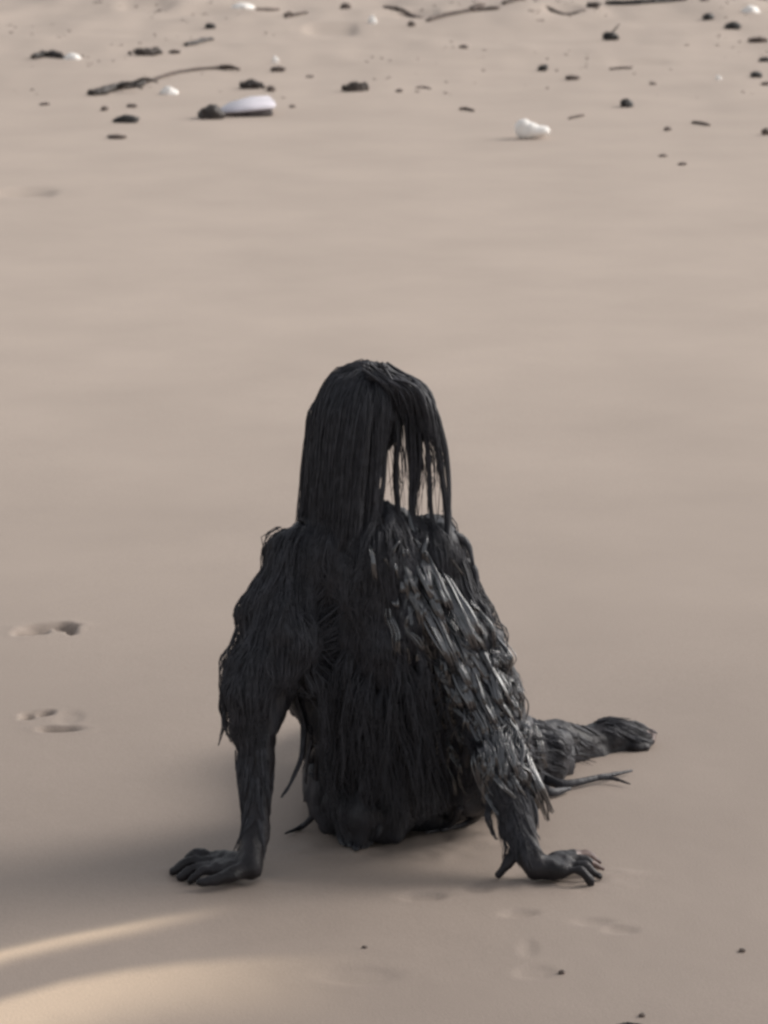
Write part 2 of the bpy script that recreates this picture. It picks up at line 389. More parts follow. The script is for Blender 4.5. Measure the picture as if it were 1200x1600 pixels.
# garment: loose wet cloth over back, upper arms, seat and thighs
Cg = MB()
def gc(a, ra, b, rb): Cg.cone(a, ra, b, rb)
gc(upc, .098, che, .125); gc(che, .125, wai, .125); gc(wai, .118, W(600, 1205, .17), .105); gc(wai, .115, W(690, 1190, .24), .11); gc(W(592, 1222, .15), .105, W(700, 1195, .26), .105)
gc(upc, .085, shL + Vector((.008, 0, 0)), .052); gc(upc, .085, shR, .058); gc(upc, .08, nb + Vector((0, 0, -.01)), .066)
gc(shL, .052, W(446, 985, -.01), .066); gc(W(446, 985, -.01), .066, W(400, 1085, -.04), .050); gc(W(400, 1085, -.04), .050, W(399, 1160, -.07), .033); gc(W(399, 1160, -.07), .031, W(410, 1262, -.115), .020)
gc(W(480, 960, .03), .07, W(535, 1090, .08), .09)
gc(W(684, 875, .03), .052, W(698, 965, .02), .052); gc(W(698, 965, .02), .052, W(768, 1085, .0), .052); gc(W(768, 1085, .0), .050, W(790, 1190, -.07), .044); gc(W(790, 1190, -.07), .042, W(795, 1250, -.11), .030)
gc(W(720, 1060, .08), .09, W(730, 1190, .12), .10); gc(W(755, 1105, .20), .048, W(790, 1180, .25), .066)
gc(pel, .11, hipR.lerp(knR_, .8), .075); gc(hipL.lerp(knL_, .1), .085, hipL.lerp(knL_, .85), .065)
gc(knR_, .070, W(850, 1188, .46), .055)
for px, py, y, r in ((520, 1225, .09, .05), (560, 1262, .02, .050), (610, 1255, .05, .05), (660, 1228, .14, .05), (710, 1205, .21, .05), (760, 1185, .26, .05)):
    q_ = W(px, py, y); Cg.cone(q_, r, Vector((q_.x, q_.y - .01, .02)), r * .6)
for px, py, y, r in ((714, 872, .02, .018), (724, 915, .02, .018), (742, 962, .02, .026), (768, 1002, .01, .020), (796, 1060, .0, .024), (800, 1105, .0, .018), (815, 1150, .04, .018), (800, 1190, .0, .025), (430, 860, .01, .020), (392, 960, -.02, .022), (372, 1040, -.03, .022)):
    Cg.ball(W(px, py, y), (r, r, r * 1.3))
gm = fuse(Cg, 'robe', .008, 4, [(.022, .055, 3, (1, 1, .45)), (.009, .022, 9, (1, 1, .4)), (.004, .010, 5, (1, 1, .5))])
for v in gm.vertices: v.co.z = max(v.co.z, -.01)
gm.update()
robe = child('robe', gm, M_robe)

# collider for the hair
def bvh_of(*ms):
    v, f = [], []
    for q_ in ms:
        b = len(v); v += [x.co.copy() for x in q_.vertices]; f += [tuple(b + i for i in pl.vertices) for pl in q_.polygons]
    return BVHTree.FromPolygons(v, f)
bvb, bvg = bvh_of(bm_), bvh_of(gm)
def pushout(p, off):
    for bv in (bvb, bvg):
        c_, n_, _, d_ = bv.find_nearest(p)
        if c_ is None: continue
        s_ = (p - c_).dot(n_)
        if s_ < off and d_ < .12: p = c_ + n_ * off
    fl = gz(p.x, p.y) + .003 if p.z < .05 else -1
    if p.z < fl: p.z = fl
    return p
def pix(p):
    r_ = p - CAM; f = r_.y * cp - r_.z * sp; u = r_.y * sp + r_.z * cp
    return 600 + r_.x / f / TANV * 800, 800 - u / f / TANV * 800
HEMX = [440, 470, 490, 530, 556, 575, 620, 680, 720, 770, 800]; HEMY = [1180, 1242, 1272, 1290, 1329, 1322, 1308, 1284, 1268, 1264, 1300]
def past_hem(p, j):
    x, y = pix(p); return 460 < x < 775 and y > np.interp(x, HEMX, HEMY) + j
def in_gap(p):                          # the opening between forearm and waist that no hair hangs into
    x, y = pix(p); return 422 + (1120 - y) * .2 * (y < 1120) < x < 497 and y > 1092
def drape(p, d, L, off, step=.016, wob=.25, pull=None):
    pts = [p.copy()]; d = d.normalized(); ph = random.uniform(0, 50)
    n = int(L / step)
    for i in range(n):
        gdir = Vector((0, 0, -1))
        wv = Vector((noise.noise(Vector((ph, i * .17, 0))), noise.noise(Vector((ph, 9, i * .17))), 0)) * wob
        tgt = gdir + wv + (pull if pull is not None else Vector((0, 0, 0)))
        d = (d * .40 + tgt.normalized() * .60).normalized()
        q_ = pushout(pts[-1] + d * step, off)
        mv = q_ - pts[-1]
        if mv.length < step * .25: break
        d = mv.normalized(); pts.append(q_)
        if q_.z < .012: break
    return pts
def cling(p, hi):                       # wet hair lies on what it touches
    best = None
    for bv in (bvb, bvg):
        c_, n_, _, d_ = bv.find_nearest(p, .05)
        if c_ is None: continue
        s_ = (p - c_).dot(n_)
        if best is None or s_ < best[0]: best = (s_, c_, n_)
    if best and best[0] < .035: return best[1] + best[2] * min(hi, max(.0015, best[0]))
    return p
zhug = nb.z - .01
def strandset(mb, guide, n, spread, r0, tipspread=.35, wav=.004, hug=0):
    if len(guide) < 4: return
    m_ = len(guide)
    for k in range(n):
        o = Vector((random.gauss(0, 1), random.gauss(0, 1) * .6, random.gauss(0, .5))) * spread
        f0 = random.uniform(.75, 1.0); mm_ = max(4, int(m_ * f0)); ph = random.uniform(0, 60)
        pts = []; hj = random.uniform(-14, 3)
        for i in range(mm_):
            t_ = i / (m_ - 1); s_ = (1 - (1 - tipspread) * t_)
            q_ = guide[i] + o * s_ + Vector((noise.noise(Vector((ph, i * .3, 1))), noise.noise(Vector((ph, i * .3, 7))), 0)) * wav * min(1, i / 4)
            if hug and q_.z < zhug: q_ = cling(q_, hug * random.uniform(.9, 1.1))
            if q_.z < .035: q_.z = max(q_.z, gz(q_.x, q_.y) + .002)
            if in_gap(q_) or (q_.z < .12 and past_hem(q_, hj)): break
            pts.append(q_)
        if len(pts) < 4: continue
        mm_ = len(pts)
        rr_ = [r0 * random.uniform(.7, 1.2) * (1 - .75 * (i / (mm_ - 1)) ** 2) for i in range(mm_)]
        rr_ = [r0 * (.9 + .25 * math.sin(ph + i * .5)) * (1 - .8 * (i / (mm_ - 1)) ** 2.2) for i in range(mm_)]
        mb.tube(pts, rr_, 4, .55, random.uniform(-.05, .05))
H = Strands()
# hair from the crown: roots over the skull, combed down and back
for k in range(620):
    a = random.uniform(0, 2 * math.pi); rr0 = math.sqrt(random.uniform(0.0, 1)) * 1.25
    loc = Vector((math.sin(rr0) * math.cos(a) * .063, math.sin(rr0) * math.sin(a) * .090, math.cos(rr0) * .083))
    if loc.x > .002 or (loc.y > .045 and loc.x > -.02): continue     # the right side is the open curtain below; the face stays clear
    p0 = skull + tilt @ loc
    out = Vector((loc.x - .02, loc.y, 0)); out = out.normalized() if out.length > .005 else Vector((0, -1, 0))
    pull = Vector((-.075 if loc.x < -.02 else -.085, -.06, 0))
    gd = drape(p0, out + Vector((0, 0, .1)), random.uniform(.34, .66), random.uniform(.004, .012), wob=.06, pull=pull)
    strandset(H, gd, 10, .0042, .0010, .8, .004, .010)
# close cover on the skull
for k in range(420):
    a = random.uniform(0, 2 * math.pi); jj = random.uniform(.985, 1.02)
    pts = []
    for i in range(10):
        th = .03 + i * .15; aa = a + .05 * math.sin(i)
        if math.cos(aa) > .30 and th > 1.25 - .45 * min(0, math.sin(aa)): break
        pts.append(skull + tilt @ Vector((math.sin(th) * math.cos(aa) * .0665 * jj, math.sin(th) * math.sin(aa) * .0935 * jj, math.cos(th) * .0865 * jj)))
    if len(pts) > 4: H.tube(curve(pts, 14), [.0026 * (1 - .5 * (i / 13)) for i in range(14)], 4, .5)
for k in range(170):                    # the right back of the head: combed over the skull, then in towards the nape
    aa = random.uniform(-1.45, .25); jj = random.uniform(.99, 1.03); st = random.uniform(.1, .7)
    pts = [skull + tilt @ Vector((math.sin(th) * math.cos(aa) * .0665 * jj, math.sin(th) * math.sin(aa) * .0935 * jj, math.cos(th) * .0865 * jj)) for th in (st, st + .3, st + .6, st + .85)]
    xe = random.uniform(548, 590); y0_ = random.uniform(-.03, .05)
    pts += [W(xe + 10 + random.uniform(-6, 8), 712, y0_ + .02), W(xe, 765, y0_), W(xe - 4, random.uniform(800, 850), -.03)]
    pts = [cling(p_, .006) if i > 3 else p_ for i, p_ in enumerate(curve(pts, 26))]
    pts = [p_ if i < 14 else pushout(p_, .004) for i, p_ in enumerate(pts)]
    H.tube(pts, [.0018 * (1 - .4 * (i / 25)) for i in range(26)], 4, .6)
# open curtain on the right: clumps with sand showing between them
CURT = [  # pixel paths and clump half width
    ([(578, 575), (598, 640), (602, 700), (598, 760), (592, 800), (600, 860)], 3.5),
    ([(580, 572), (612, 620), (622, 680), (620, 740), (622, 790), (628, 850)], 3.5),
    ([(584, 571), (632, 618), (643, 685), (645, 745), (647, 800), (655, 860)], 6),
    ([(588, 570), (644, 612), (656, 680), (652, 740), (648, 800), (660, 850)], 4),
    ([(592, 570), (654, 614), (670, 685), (672, 750), (674, 800), (685, 850)], 4),
    ([(594, 570), (660, 620), (684, 690), (693, 750), (696, 800), (700, 845)], 4),
    ([(596, 570), (664, 618), (692, 680), (703, 740), (700, 800), (702, 835)], 3)]
for path, hw in CURT:
    path = [path[0]] + [(x + random.uniform(-3, 3), y) for x, y in path[1:]]
    for k in range(int(16 + hw * 4)):
        dy = random.uniform(-.02, .05); off = random.gauss(0, .5) * hw; o2 = random.gauss(0, .6) * hw
        pts = []
        for i, (px, py) in enumerate(path):
            s_ = off if i < 3 else off * .75 + o2 * .4
            pts.append(W(px + (s_ if i else random.uniform(-22, 8)), py + (random.uniform(0, 12) if i == 0 else 0), [.05, .025 + dy * .4, .02 + dy * .6, .02 + dy * .6, .01 + dy * .4, -.01][i]))
        pts = curve(pts, 26)
        H.tube(pts, [.0012 * (1 - .4 * (i / 25) ** 3) for i in range(26)], 4, .6)
for k in range(70):                     # single wet hairs between the clumps
    x1 = random.uniform(606, 696); y1 = random.uniform(730, 815); dy = random.uniform(-.01, .04)
    pts = curve([W(random.uniform(580, 604), 572, .05), W(x1 * .55 + 275, 612, .02 + dy), W(x1 - 4, 680, .02 + dy), W(x1 + random.gauss(0, 4), 735, .02 + dy), W(x1 + random.gauss(0, 6), y1, .01)], 22)
    H.tube(pts, [.0009 * (1 - .6 * (i / 21) ** 2) for i in range(22)], 4, .8)
    # fuller upper part where the clumps merge
for k in range(420):
    a0, a1, tt = random.uniform(0, 1), random.gauss(0, 1), random.uniform(0, 1)
    x0 = 566 + 40 * a0; xe = 606 + 84 * tt
    ye = 622 + 62 * tt + random.uniform(0, 34) * (.4 + .6 * tt)
    xm = x0 * .40 + xe * .60 + 16 * tt; ym = 574 + (ye - 574) * .38 - 14 * tt
    pts = curve([W(x0, 566 + random.uniform(0, 30), random.uniform(.0, .07)), W(xm, ym + 4, random.uniform(-.01, .05)), W(xe, ye, random.uniform(.0, .05))], 12)
    pts = [pushout(p_, .004) for p_ in pts]
    H.tube(pts, [.0022 * (1 - .85 * (i / 11) ** 2.5) for i in range(12)], 4, .5)
# long strands over shoulders, back and sleeves
def surface(px, py):                    # first point of the cloth seen at that pixel
    d = ray(px, py).normalized(); h = bvg.ray_cast(CAM, d); return h[0], h[1]
for k in range(760):
    px = random.uniform(370, 760); py = random.uniform(800, 1120)
    if px > 690 and random.random() < .55: continue
    h, n_ = surface(px, py)
    if h is None: continue
    t_ = (px - 560) / 200
    pull = Vector((.20 * max(0, t_ + .2) + random.gauss(0, .07), -.02, 0))
    if px < 470: pull = Vector((-.06, .0, 0))
    L = random.uniform(.12, .34) if px > 470 else min(.30, max(.06, (1185 - py) * .00105 + random.uniform(-.09, .01)))
    if px > 680: L = min(L, .16)
    gd = drape(h + n_ * .003, Vector((pull.x, 0, -1)), L, random.uniform(.002, .009), wob=.38, pull=pull)
    strandset(H, gd, 9, .0065, .0012, .7, .009, random.uniform(.003, .010))
for k in range(260):
    px = random.uniform(478, 800); py = random.uniform(1100, 1235)
    h, n_ = surface(px, py)
    if h is None: continue
    gd = drape(h + n_ * .003, Vector((.05, 0, -1)), random.uniform(.06, .13), random.uniform(.002, .006), wob=.45, pull=Vector((random.gauss(.03, .1), 0, 0)))
    strandset(H, gd, 8, .0065, .0012, .7, .008, .008)
def surface_any(px, py):
    d = ray(px, py).normalized(); best = None
    for bv in (bvg, bvb):
        h = bv.ray_cast(CAM, d)
        if h[0] is not None and (best is None or h[3] < best[3]): best = h
    return (best[0], best[1]) if best else (None, None)
for (x0, x1, y0, y1, px_, n_, l0, l1) in ((362, 442, 1090, 1285, (.04, 0, 0), 90, .05, .11), (745, 835, 1190, 1310, (.35, -.1, 0), 80, .05, .10), (812, 1000, 1120, 1215, (1.6, .4, 0), 110, .04, .09)):
    for k in range(n_):
        px = random.uniform(x0, x1); py = random.uniform(y0, y1)
        h, nn = surface_any(px, py)
        if h is None or abs(nn.z) > .99: continue
        pl_ = Vector((px_[0] + random.gauss(0, .15), px_[1], 0))
        gd = drape(h + nn * .002, pl_ + Vector((0, 0, -.6)), random.uniform(l0, l1), random.uniform(.0015, .004), wob=.35, pull=pl_)
        strandset(H, gd, 7, .0045, .0013, .6, .006, random.uniform(.002, .005))
# loose locks hanging off the sleeves and over the seat
def lock(path, r, n=6, sp=.003, ys=None, mb=None):
    base = curve([W(px, py, y) for px, py, y in path], 20)
    for k in range(n):
        o = Vector((random.gauss(0, 1), random.gauss(0, 1), 0)) * sp; ph = random.uniform(0, 40)
        (mb or H).tube([p_ + o * (1 - .7 * i / 19) + Vector((noise.noise(Vector((ph, i * .3, 0))), 0, 0)) * .003 for i, p_ in enumerate(base)],
               [r * (1 - .8 * (i / 19) ** 2) for i in range(20)], 4, .7)
lock([(462, 1085, 0), (475, 1130, .0), (472, 1180, -.02), (455, 1222, -.05), (440, 1246, -.08)], .0030, 7, .004)
lock([(470, 1080, .02), (488, 1135, .02), (480, 1190, .02), (478, 1225, .03)], .0022, 5, .003)
lock([(352, 1060, -.03), (344, 1100, -.04), (349, 1130, -.04), (341, 1165, -.05)], .0018, 5, .0025)
lock([(358, 1100, -.04), (352, 1130, -.05), (362, 1160, -.06)], .0018, 4, .003)
lock([(378, 1150, -.06), (374, 1190, -.07), (378, 1215, -.08), (386, 1235, -.09)], .0018, 5, .0025)
lock([(770, 1240, -.10), (762, 1275, -.13), (770, 1300, -.13), (776, 1312, -.14)], .0022, 6, .003)
for k in range(30):                     # flyaway hairs beside the head
    sg = random.choice((-1, -1, 1)); a = sg * random.uniform(.45, 1.4); c_ = W(578 + math.sin(a) * 66, 655 - math.cos(a) * 80, .07 + random.uniform(-.05, .03))
    L_ = random.uniform(.03, .09); d_ = Vector((math.sin(a) * .5, random.gauss(0, .3), -.6)).normalized()
    H.tube(curve([c_ - d_ * .02, c_ + d_ * L_ * .5 + Vector((sg * .004, 0, 0)), c_ + d_ * L_ + Vector((-sg * .006, 0, -.3 * L_))], 9), [.0005] * 9, 4)
hair = child('hair', H.mesh('hair'), M_hair)
hair['label'] = 'long wet black hair hanging open at the right and down over the back'

# ragged fringe of the robe: hem strips, shoulder tatters, strips lying on the sand
F = MB()
def strip(pts, r, flat=.3, n=14, mb=None):
    c_ = curve(pts, n); (mb or F).tube(c_, [r * (1 - .75 * (i / (n - 1)) ** 1.6) * (.85 + .3 * abs(noise.noise(Vector((i * .6, pts[0][0] * 30, 0))))) for i in range(n)], 6, flat)
for k in range(150):
    px = random.uniform(480, 765); top = 1130 + random.uniform(0, 90)
    hem = np.interp(px, [470, 490, 530, 555, 620, 680, 720, 770], [1240, 1270, 1286, 1322, 1306, 1282, 1264, 1256]) + random.uniform(-14, 6)
    h, n_ = surface(px, top)
    if h is None: continue
    e = G(px + random.uniform(-8, 8), hem); e.z = gz(e.x, e.y) + .006
    mdl = h.lerp(e, .55) + Vector((0, -.012, .01)); mdl = pushout(mdl, .008)
    strip([h + n_ * .004, mdl, e], random.uniform(.004, .009))
T = Strands()
for k in range(150):                    # wet locks over the right side of the back
    t_ = random.uniform(0, 1); sd = 24 + 26 * t_
    px = 622 + 165 * t_ + random.gauss(0, sd); py = 830 + 340 * t_ + random.gauss(0, 20)
    pts = []
    L_ = random.uniform(60, 170); sl_ = random.uniform(.05, .55); cv = random.uniform(-.35, .35)
    for i in range(7):
        f = i / 6; h, n_ = surface(px + L_ * (sl_ * f + cv * f * (1 - f)), py + L_ * f)
        if h is None or (pts and (h - pts[-1]).length > .05): break
        pts.append(h + n_ * (.005 + .014 * math.sin(math.pi * f) * random.random()) + Vector((.004, -.006, 0)) * math.sin(f * 9 + k))
    if len(pts) < 4: continue
    n = 20; c_ = curve(pts, n); w_ = random.uniform(.001, .005)
    for j in range(random.randint(3, 9)):
        o = Vector((random.gauss(0, 1), random.gauss(0, .4), random.gauss(0, .4))) * w_; ph = random.uniform(0, 50); r = random.uniform(.0008, .0020)
        T.tube([c_[i] + o * (1 - .6 * abs(i / 9.5 - 1)) + Vector((noise.noise(Vector((ph, i * .25, 0))), 0, noise.noise(Vector((ph, 3, i * .25))))) * .004 for i in range(n)],
               [r * (.3 + .7 * math.sin(math.pi * (.08 + .86 * i / (n - 1)))) for i in range(n)], 4, .8)
HV = (sdir + Vector((0, -.95, .30))).normalized()
for k in range(95):                     # fuller locks standing off the back, turned so their flanks meet the low light
    t_ = random.uniform(0, 1) ** .8; px = 640 + 130 * t_ + random.gauss(0, 11 + 6 * t_); py = 840 + 310 * t_ + random.gauss(0, 18)
    h, n_ = surface(px, py)
    if h is None: continue
    dz = -random.uniform(.04, .11); dx = -dz * random.uniform(.35, .80)
    dy = max(-.045, (dx * HV.x + dz * HV.z) / -HV.y)
    a_ = h + n_ * .003; b_ = a_ + Vector((dx * .5, dy * .5 - .002, dz * .5)); c2 = a_ + Vector((dx, dy, dz)); d2 = pushout(c2 + Vector((dx * .3, .03, dz * .5)), .002)
    cc = curve([a_ + Vector((-dx * .2, .012, -dz * .3)), a_, b_, c2, d2], 22); w_ = random.uniform(.002, .006)
    for j in range(random.randint(5, 10)):
        o = Vector((random.gauss(0, 1), random.gauss(0, .4), random.gauss(0, .4))) * w_; ph = random.uniform(0, 50); r = random.uniform(.0011, .0034)
        T.tube([cc[i] + o * (1 - .6 * abs(i / 10.5 - 1)) + Vector((noise.noise(Vector((ph, i * .2, 0))), 0, noise.noise(Vector((ph, 3, i * .2))))) * .003 for i in range(22)],
               [r * (.25 + .75 * math.sin(math.pi * (.06 + .88 * i / 21))) for i in range(22)], 4, .9)
locks = child('wet_lock', T.mesh('wet_lock'), M_wet); locks['kind'] = 'stuff'
locks['label'] = 'glossy wet locks catching the light down the right side of the back'
for px, py, dx, dy in ((730, 850, 10, 34), (741, 890, 6, 40), (742, 930, 14, 30), (760, 970, 22, 45), (778, 1010, 14, 30), (800, 1048, 18, 32), (812, 1085, 6, 24)):
    y = .02 if px > 600 else -.02
    strip([W(px - math.copysign(22, px - 600), py - 16, y), W(px, py, y), W(px + dx, py + dy, y - .01)], .010, .5)
for dx_, r_ in ((0, .020), (-9, .014), (10, .016), (24, .013), (-20, .012), (40, .012)):
    strip([W(548 + dx_, 1262, .02), onsand(553 + dx_, 1306, .014), onsand(557 + dx_ * .9, 1330 - abs(dx_) * .45, .005)], r_, .5)
fringe = child('ragged_fringe', F.mesh('ragged_fringe'), M_robe); fringe['kind'] = 'stuff'
def ground_strip(*paths):
    mb = MB()
    for pts, r, fl in paths: strip(pts, r, fl, 18, mb)
    return child('cloth_strip', mb.mesh('cloth_strip'), M_robe)
ground_strip(([W(850, 1218, .36), onsand(885, 1222, .012), onsand(935, 1212, .012), onsand(988, 1201, .008)], .011, .28),
             ([onsand(925, 1213, .012), onsand(955, 1213, .010), onsand(985, 1222, .006)], .006, .45))
ground_strip(([W(830, 1225, .32), onsand(860, 1235, .012), onsand(892, 1229, .008)], .014, .35))
ground_strip(([W(500, 1262, .08), onsand(475, 1284, .008), onsand(445, 1298, .006)], .008, .5))
ground_strip(([W(760, 1258, .02), onsand(735, 1278, .010), onsand(690, 1295, .006)], .010, .5))
ground_strip(([W(720, 1262, .02), onsand(700, 1288, .010), onsand(665, 1300, .006)], .007, .5))

# ------------------------------------------------------------------ things washed up on the sand
def place(o, px, py, sink=0.0):
    q_ = G(px, py); o.location = (q_.x, q_.y, gz(q_.x, q_.y) - sink)
SEED = [0]
def rock_mesh(name, ax, ay, az, rough=.28, seed=0, sub=3):
    bm = bmesh.new(); bmesh.ops.create_icosphere(bm, subdivisions=sub, radius=1)
    for v in bm.verts:
        p_ = v.co.copy()
        f = 1 + rough * noise.noise(p_ * 1.3 + Vector((seed * 7.3, 0, 0))) + rough * .5 * noise.noise(p_ * 3.1 + Vector((0, seed * 3.7, 0)))
        v.co = Vector((p_.x * ax * f, p_.y * ay * f, p_.z * az * f))
    me_ = bpy.data.meshes.new(name); bm.to_mesh(me_); bm.free(); return me_
def stone(px, py, wpx, hpx, mt, label, name='pebble', cat='pebble', group=None, rz=0, lift=.55, rough=.28):
    SEED[0] += 1; s = PS(px, py); a = wpx * s / 2; h = hpx * s / 2
    o = link(name, rock_mesh(name, a, min(a, max(h * 1.6, a * .6)), h, rough, SEED[0]), mt)
    place(o, px, py + hpx * .4); o.location.z += h * lift; o.rotation_euler = (0, -rz, random.uniform(-.3, .3))
    return tag(o, label, cat, group)
def stick(path, rpx, mt, label, name='stick', cat='stick', group=None, side=(), lumps=0):
    c0 = G(*path[len(path) // 2]); c0.z = gz(c0.x, c0.y); s = PS(*path[0]); r = rpx * s
    mb = MB(); SEED[0] += 1
    pts = []
    for px, py in path:
        q_ = G(px, py); q_.z = gz(q_.x, q_.y) + r * .55; pts.append(q_ - c0)
    n = 8 * len(path); c_ = curve(pts, n)
    c_ = [p_ + Vector((noise.noise(Vector((i * .5, SEED[0], 0))), noise.noise(Vector((i * .5, SEED[0], 5))), noise.noise(Vector((i * .5, SEED[0], 9))) * .5)) * r * .5 for i, p_ in enumerate(c_)]
    mb.tube(c_, [r * (.35 + .65 * math.sin(math.pi * min(1, .12 + .82 * i / (n - 1))) ** .6) * (1 + .35 * noise.noise(Vector((i * .45, SEED[0] * 2.3, 2)))) for i in range(n)], 7)
    o = mb.build(name, mt); o.location = c0
    for a, b, rr_ in side:
        m2 = MB(); qa, qb = G(*a), G(*b); qa.z = gz(qa.x, qa.y) + r * .6; qb.z = gz(qb.x, qb.y) + r * 1.2
        m2.tube(curve([qa - c0, (qa + qb) / 2 - c0 + Vector((0, 0, r)), qb - c0], 7), [rr_ * s * (1 - .1 * i) for i in range(7)], 6)
        m2.build('twig', mt, o)
    return tag(o, label, cat, group)
def weed(px, py, wpx, hpx, label, n=9, mt=None, sprig=None):
    mt = mt or M_weed; s = PS(px, py); c0 = G(px, py + hpx * .35); c0.z = gz(c0.x, c0.y); a = wpx * s / 2; h = hpx * s
    SEED[0] += 1; rnd = random.Random(SEED[0]); mb = MB()
    for k in range(n):
        x0 = rnd.uniform(-a, a); L = rnd.uniform(.3, .9) * a; ang = rnd.uniform(-.6, .6) + (math.pi if rnd.random() < .5 else 0); hh = h * rnd.uniform(.15, .55) * (1 - (x0 / a) ** 2 * .7)
        p0 = Vector((x0, rnd.uniform(-a, a) * .4, .002)); d_ = Vector((math.cos(ang), math.sin(ang), 0)) * L
        e = p0 + d_; e.x = max(-a, min(a, e.x))
        mb.tube(curve([p0, p0.lerp(e, .5) + Vector((0, 0, hh)), e + Vector((0, 0, .003))], 9), [h * .24 * (1 - .6 * abs(i / 4 - 1) ** 1.5) for i in range(9)], 6, .6)
    b = rock_mesh('t', a * .8, a * .5, h * .40, .7, SEED[0], 2)
    base = len(mb.v); mb.v += [v.co + Vector((0, 0, h * .25)) for v in b.vertices]; mb.f += [tuple(base + i for i in pl.vertices) for pl in b.polygons]
    bpy.data.meshes.remove(b)
    o = mb.build('seaweed', mt); o.location = c0
    if sprig:
        m2 = MB(); m2.tube(curve([Vector((0, 0, h * .5)), Vector((sprig[0] * s * .5, 0, h * .5 - sprig[1] * s * .4)), Vector((sprig[0] * s, 0, h * .4 - sprig[1] * s))], 8), [.09 * h * (1.3 - .1 * i) for i in range(8)], 6)
        m2.build('sprig', mt, o)
    return tag(o, label, 'seaweed')
def shell(px, py, wpx, hpx, label, name='shell', cat='shell', rz=0, mt=None):
    s = PS(px, py); a = wpx * s / 2; h = hpx * s; bm = bmesh.new(); nu, nv = 40, 8; rows = []
    for j in range(nv + 1):
        th = math.pi / 2 * j / nv; row = []
        for k in range(nu):
            ph = 2 * math.pi * k / nu; rib = 1 + .035 * math.cos(ph * 13) * math.sin(th)
            row.append(bm.verts.new((a * math.sin(th) * math.cos(ph) * rib * (1 + .12 * math.cos(ph)), a * .72 * math.sin(th) * math.sin(ph) * rib, h * math.cos(th) * (1 if j < nv else 1))))
        rows.append(row)
    for j in range(nv):
        for k in range(nu): bm.faces.new((rows[j][k], rows[j + 1][k], rows[j + 1][(k + 1) % nu], rows[j][(k + 1) % nu]))
    for v in bm.verts: v.co *= 1 + .22 * noise.noise(v.co / a * 1.6 + Vector((px * .37, py * .21, 0)))
    bm.faces.new(rows[0]); bmesh.ops.recalc_face_normals(bm, faces=bm.faces)
    me_ = bpy.data.meshes.new(name); bm.to_mesh(me_); bm.free()
    o = link(name, me_, mt or M_white); place(o, px, py + hpx * .45, .004); o.rotation_euler = (0, 0, rz)
    return tag(o, label, cat)

# the white lump: two rounded lobes
s = PS(830, 214); mb = MB()
me_ = rock_mesh('white_stone', 1, 1, 1, .12, 3)
def lobes(name, balls, vox, dsp, mt, px, py):
    mb = MB(); s = PS(px, py)
    for (x, z, rx, ry, rz_) in balls: mb.ball(Vector((x * s, 0, z * s)), (rx * s, ry * s, rz_ * s), 18, 12)
    me_ = fuse(mb, name, vox * s, 6, dsp); o = link(name, me_, mt); place(o, px, py); return o
bpy.data.meshes.remove(me_)
o = lobes('white_stone', [(-13, 16, 14, 13, 15), (-2, 13, 19, 15, 13), (8, 11, 20, 15, 11)], 1.6, [(.012, .07, 1, (1, 1, 1))], M_white, 830, 216)
tag(o, 'large white lumpy stone, higher at its left end, lying alone on the bare sand', 'stone')
# pale slab with a dark underside, beside a dark lump
e = empty('plastic_scrap', G(390, 176)); e.location.z = gz(e.location.x, e.location.y)
s = PS(390, 176); tag(e, 'flat lilac white plastic scrap with a dark underside, right of a brown lump', 'plastic scrap')
def slab(name, outline, z0, z1, mt, nx_=0):
    bm = bmesh.new(); n = len(outline)
    bo = [bm.verts.new((x * s, y * s, (z0 + zz * .0) * s)) for x, y, zz in outline]
    tp = [bm.verts.new((x * s * .96, y * s * .94, (z1 + zz) * s)) for x, y, zz in outline]
    bm.faces.new(bo[::-1]); bm.faces.new(tp)
    for i in range(n): bm.faces.new((bo[i], bo[(i + 1) % n], tp[(i + 1) % n], tp[i]))
    bmesh.ops.bevel(bm, geom=[x for x in bm.edges], offset=1.2 * s, segments=2, affect='EDGES')
    bmesh.ops.recalc_face_normals(bm, faces=bm.faces)
    me_ = bpy.data.meshes.new(name); bm.to_mesh(me_); bm.free()
    return link(name, me_, mt, e)
slab('cover', [(-46, -30, -2), (-20, -44, 0), (36, -40, 1), (42, -10, 3), (40, 50, 6), (10, 62, 7), (-30, 40, 3), (-48, 0, 0)], 9, 14, M_lilac)
e.rotation_euler = (0, R(-5), R(8))
slab('underside', [(-26, -34, 0), (34, -32, 0), (38, 30, 0), (-20, 30, 0)], -2, 8.6, M_grey)
stone(330, 172, 38, 26, M_dwood, 'dark brown lump at the left end of the flat lilac white scrap', 'driftwood_lump', 'lump', rough=.4)

# left part of the tide line
stick([(52, 97), (68, 94), (84, 94), (98, 97)], 6.5, M_dwood, 'short dark stick touching a small white shell at its right end')
shell(111, 93, 28, 10, 'small white shell at the right end of the short dark stick')
weed(228, 84, 50, 16, 'brown seaweed tuft trailing down to its left, upper left of the photo', 10)
weed(272, 84, 18, 9, 'tiny brown seaweed scrap right of the trailing tuft', 5)
stick([(290, 76), (305, 72), (318, 65), (332, 62)], 4.5, M_dwood, 'short dark stick slanting up to the right below a lone black pebble')
stone(328, 40, 17, 10, M_stone, 'black pebble above the short slanting stick')
stick([(228, 131), (262, 119), (300, 111), (345, 107), (374, 107)], 3.2, M_wood, 'long thin bowed branch arching over the sand with a dark right tip', 'branch', 'branch', side=(((345, 107), (374, 110), 5),))
stick([(140, 149), (160, 147), (178, 141), (200, 138), (224, 134)], 7.5, M_dwood, 'thick dark driftwood stick at the left end of the long bowed branch', 'driftwood', 'driftwood', side=(((205, 137), (247, 137), 4), ((185, 140), (222, 146), 4)))
shell(263, 140, 28, 12, 'white shell lying right under the long bowed branch')
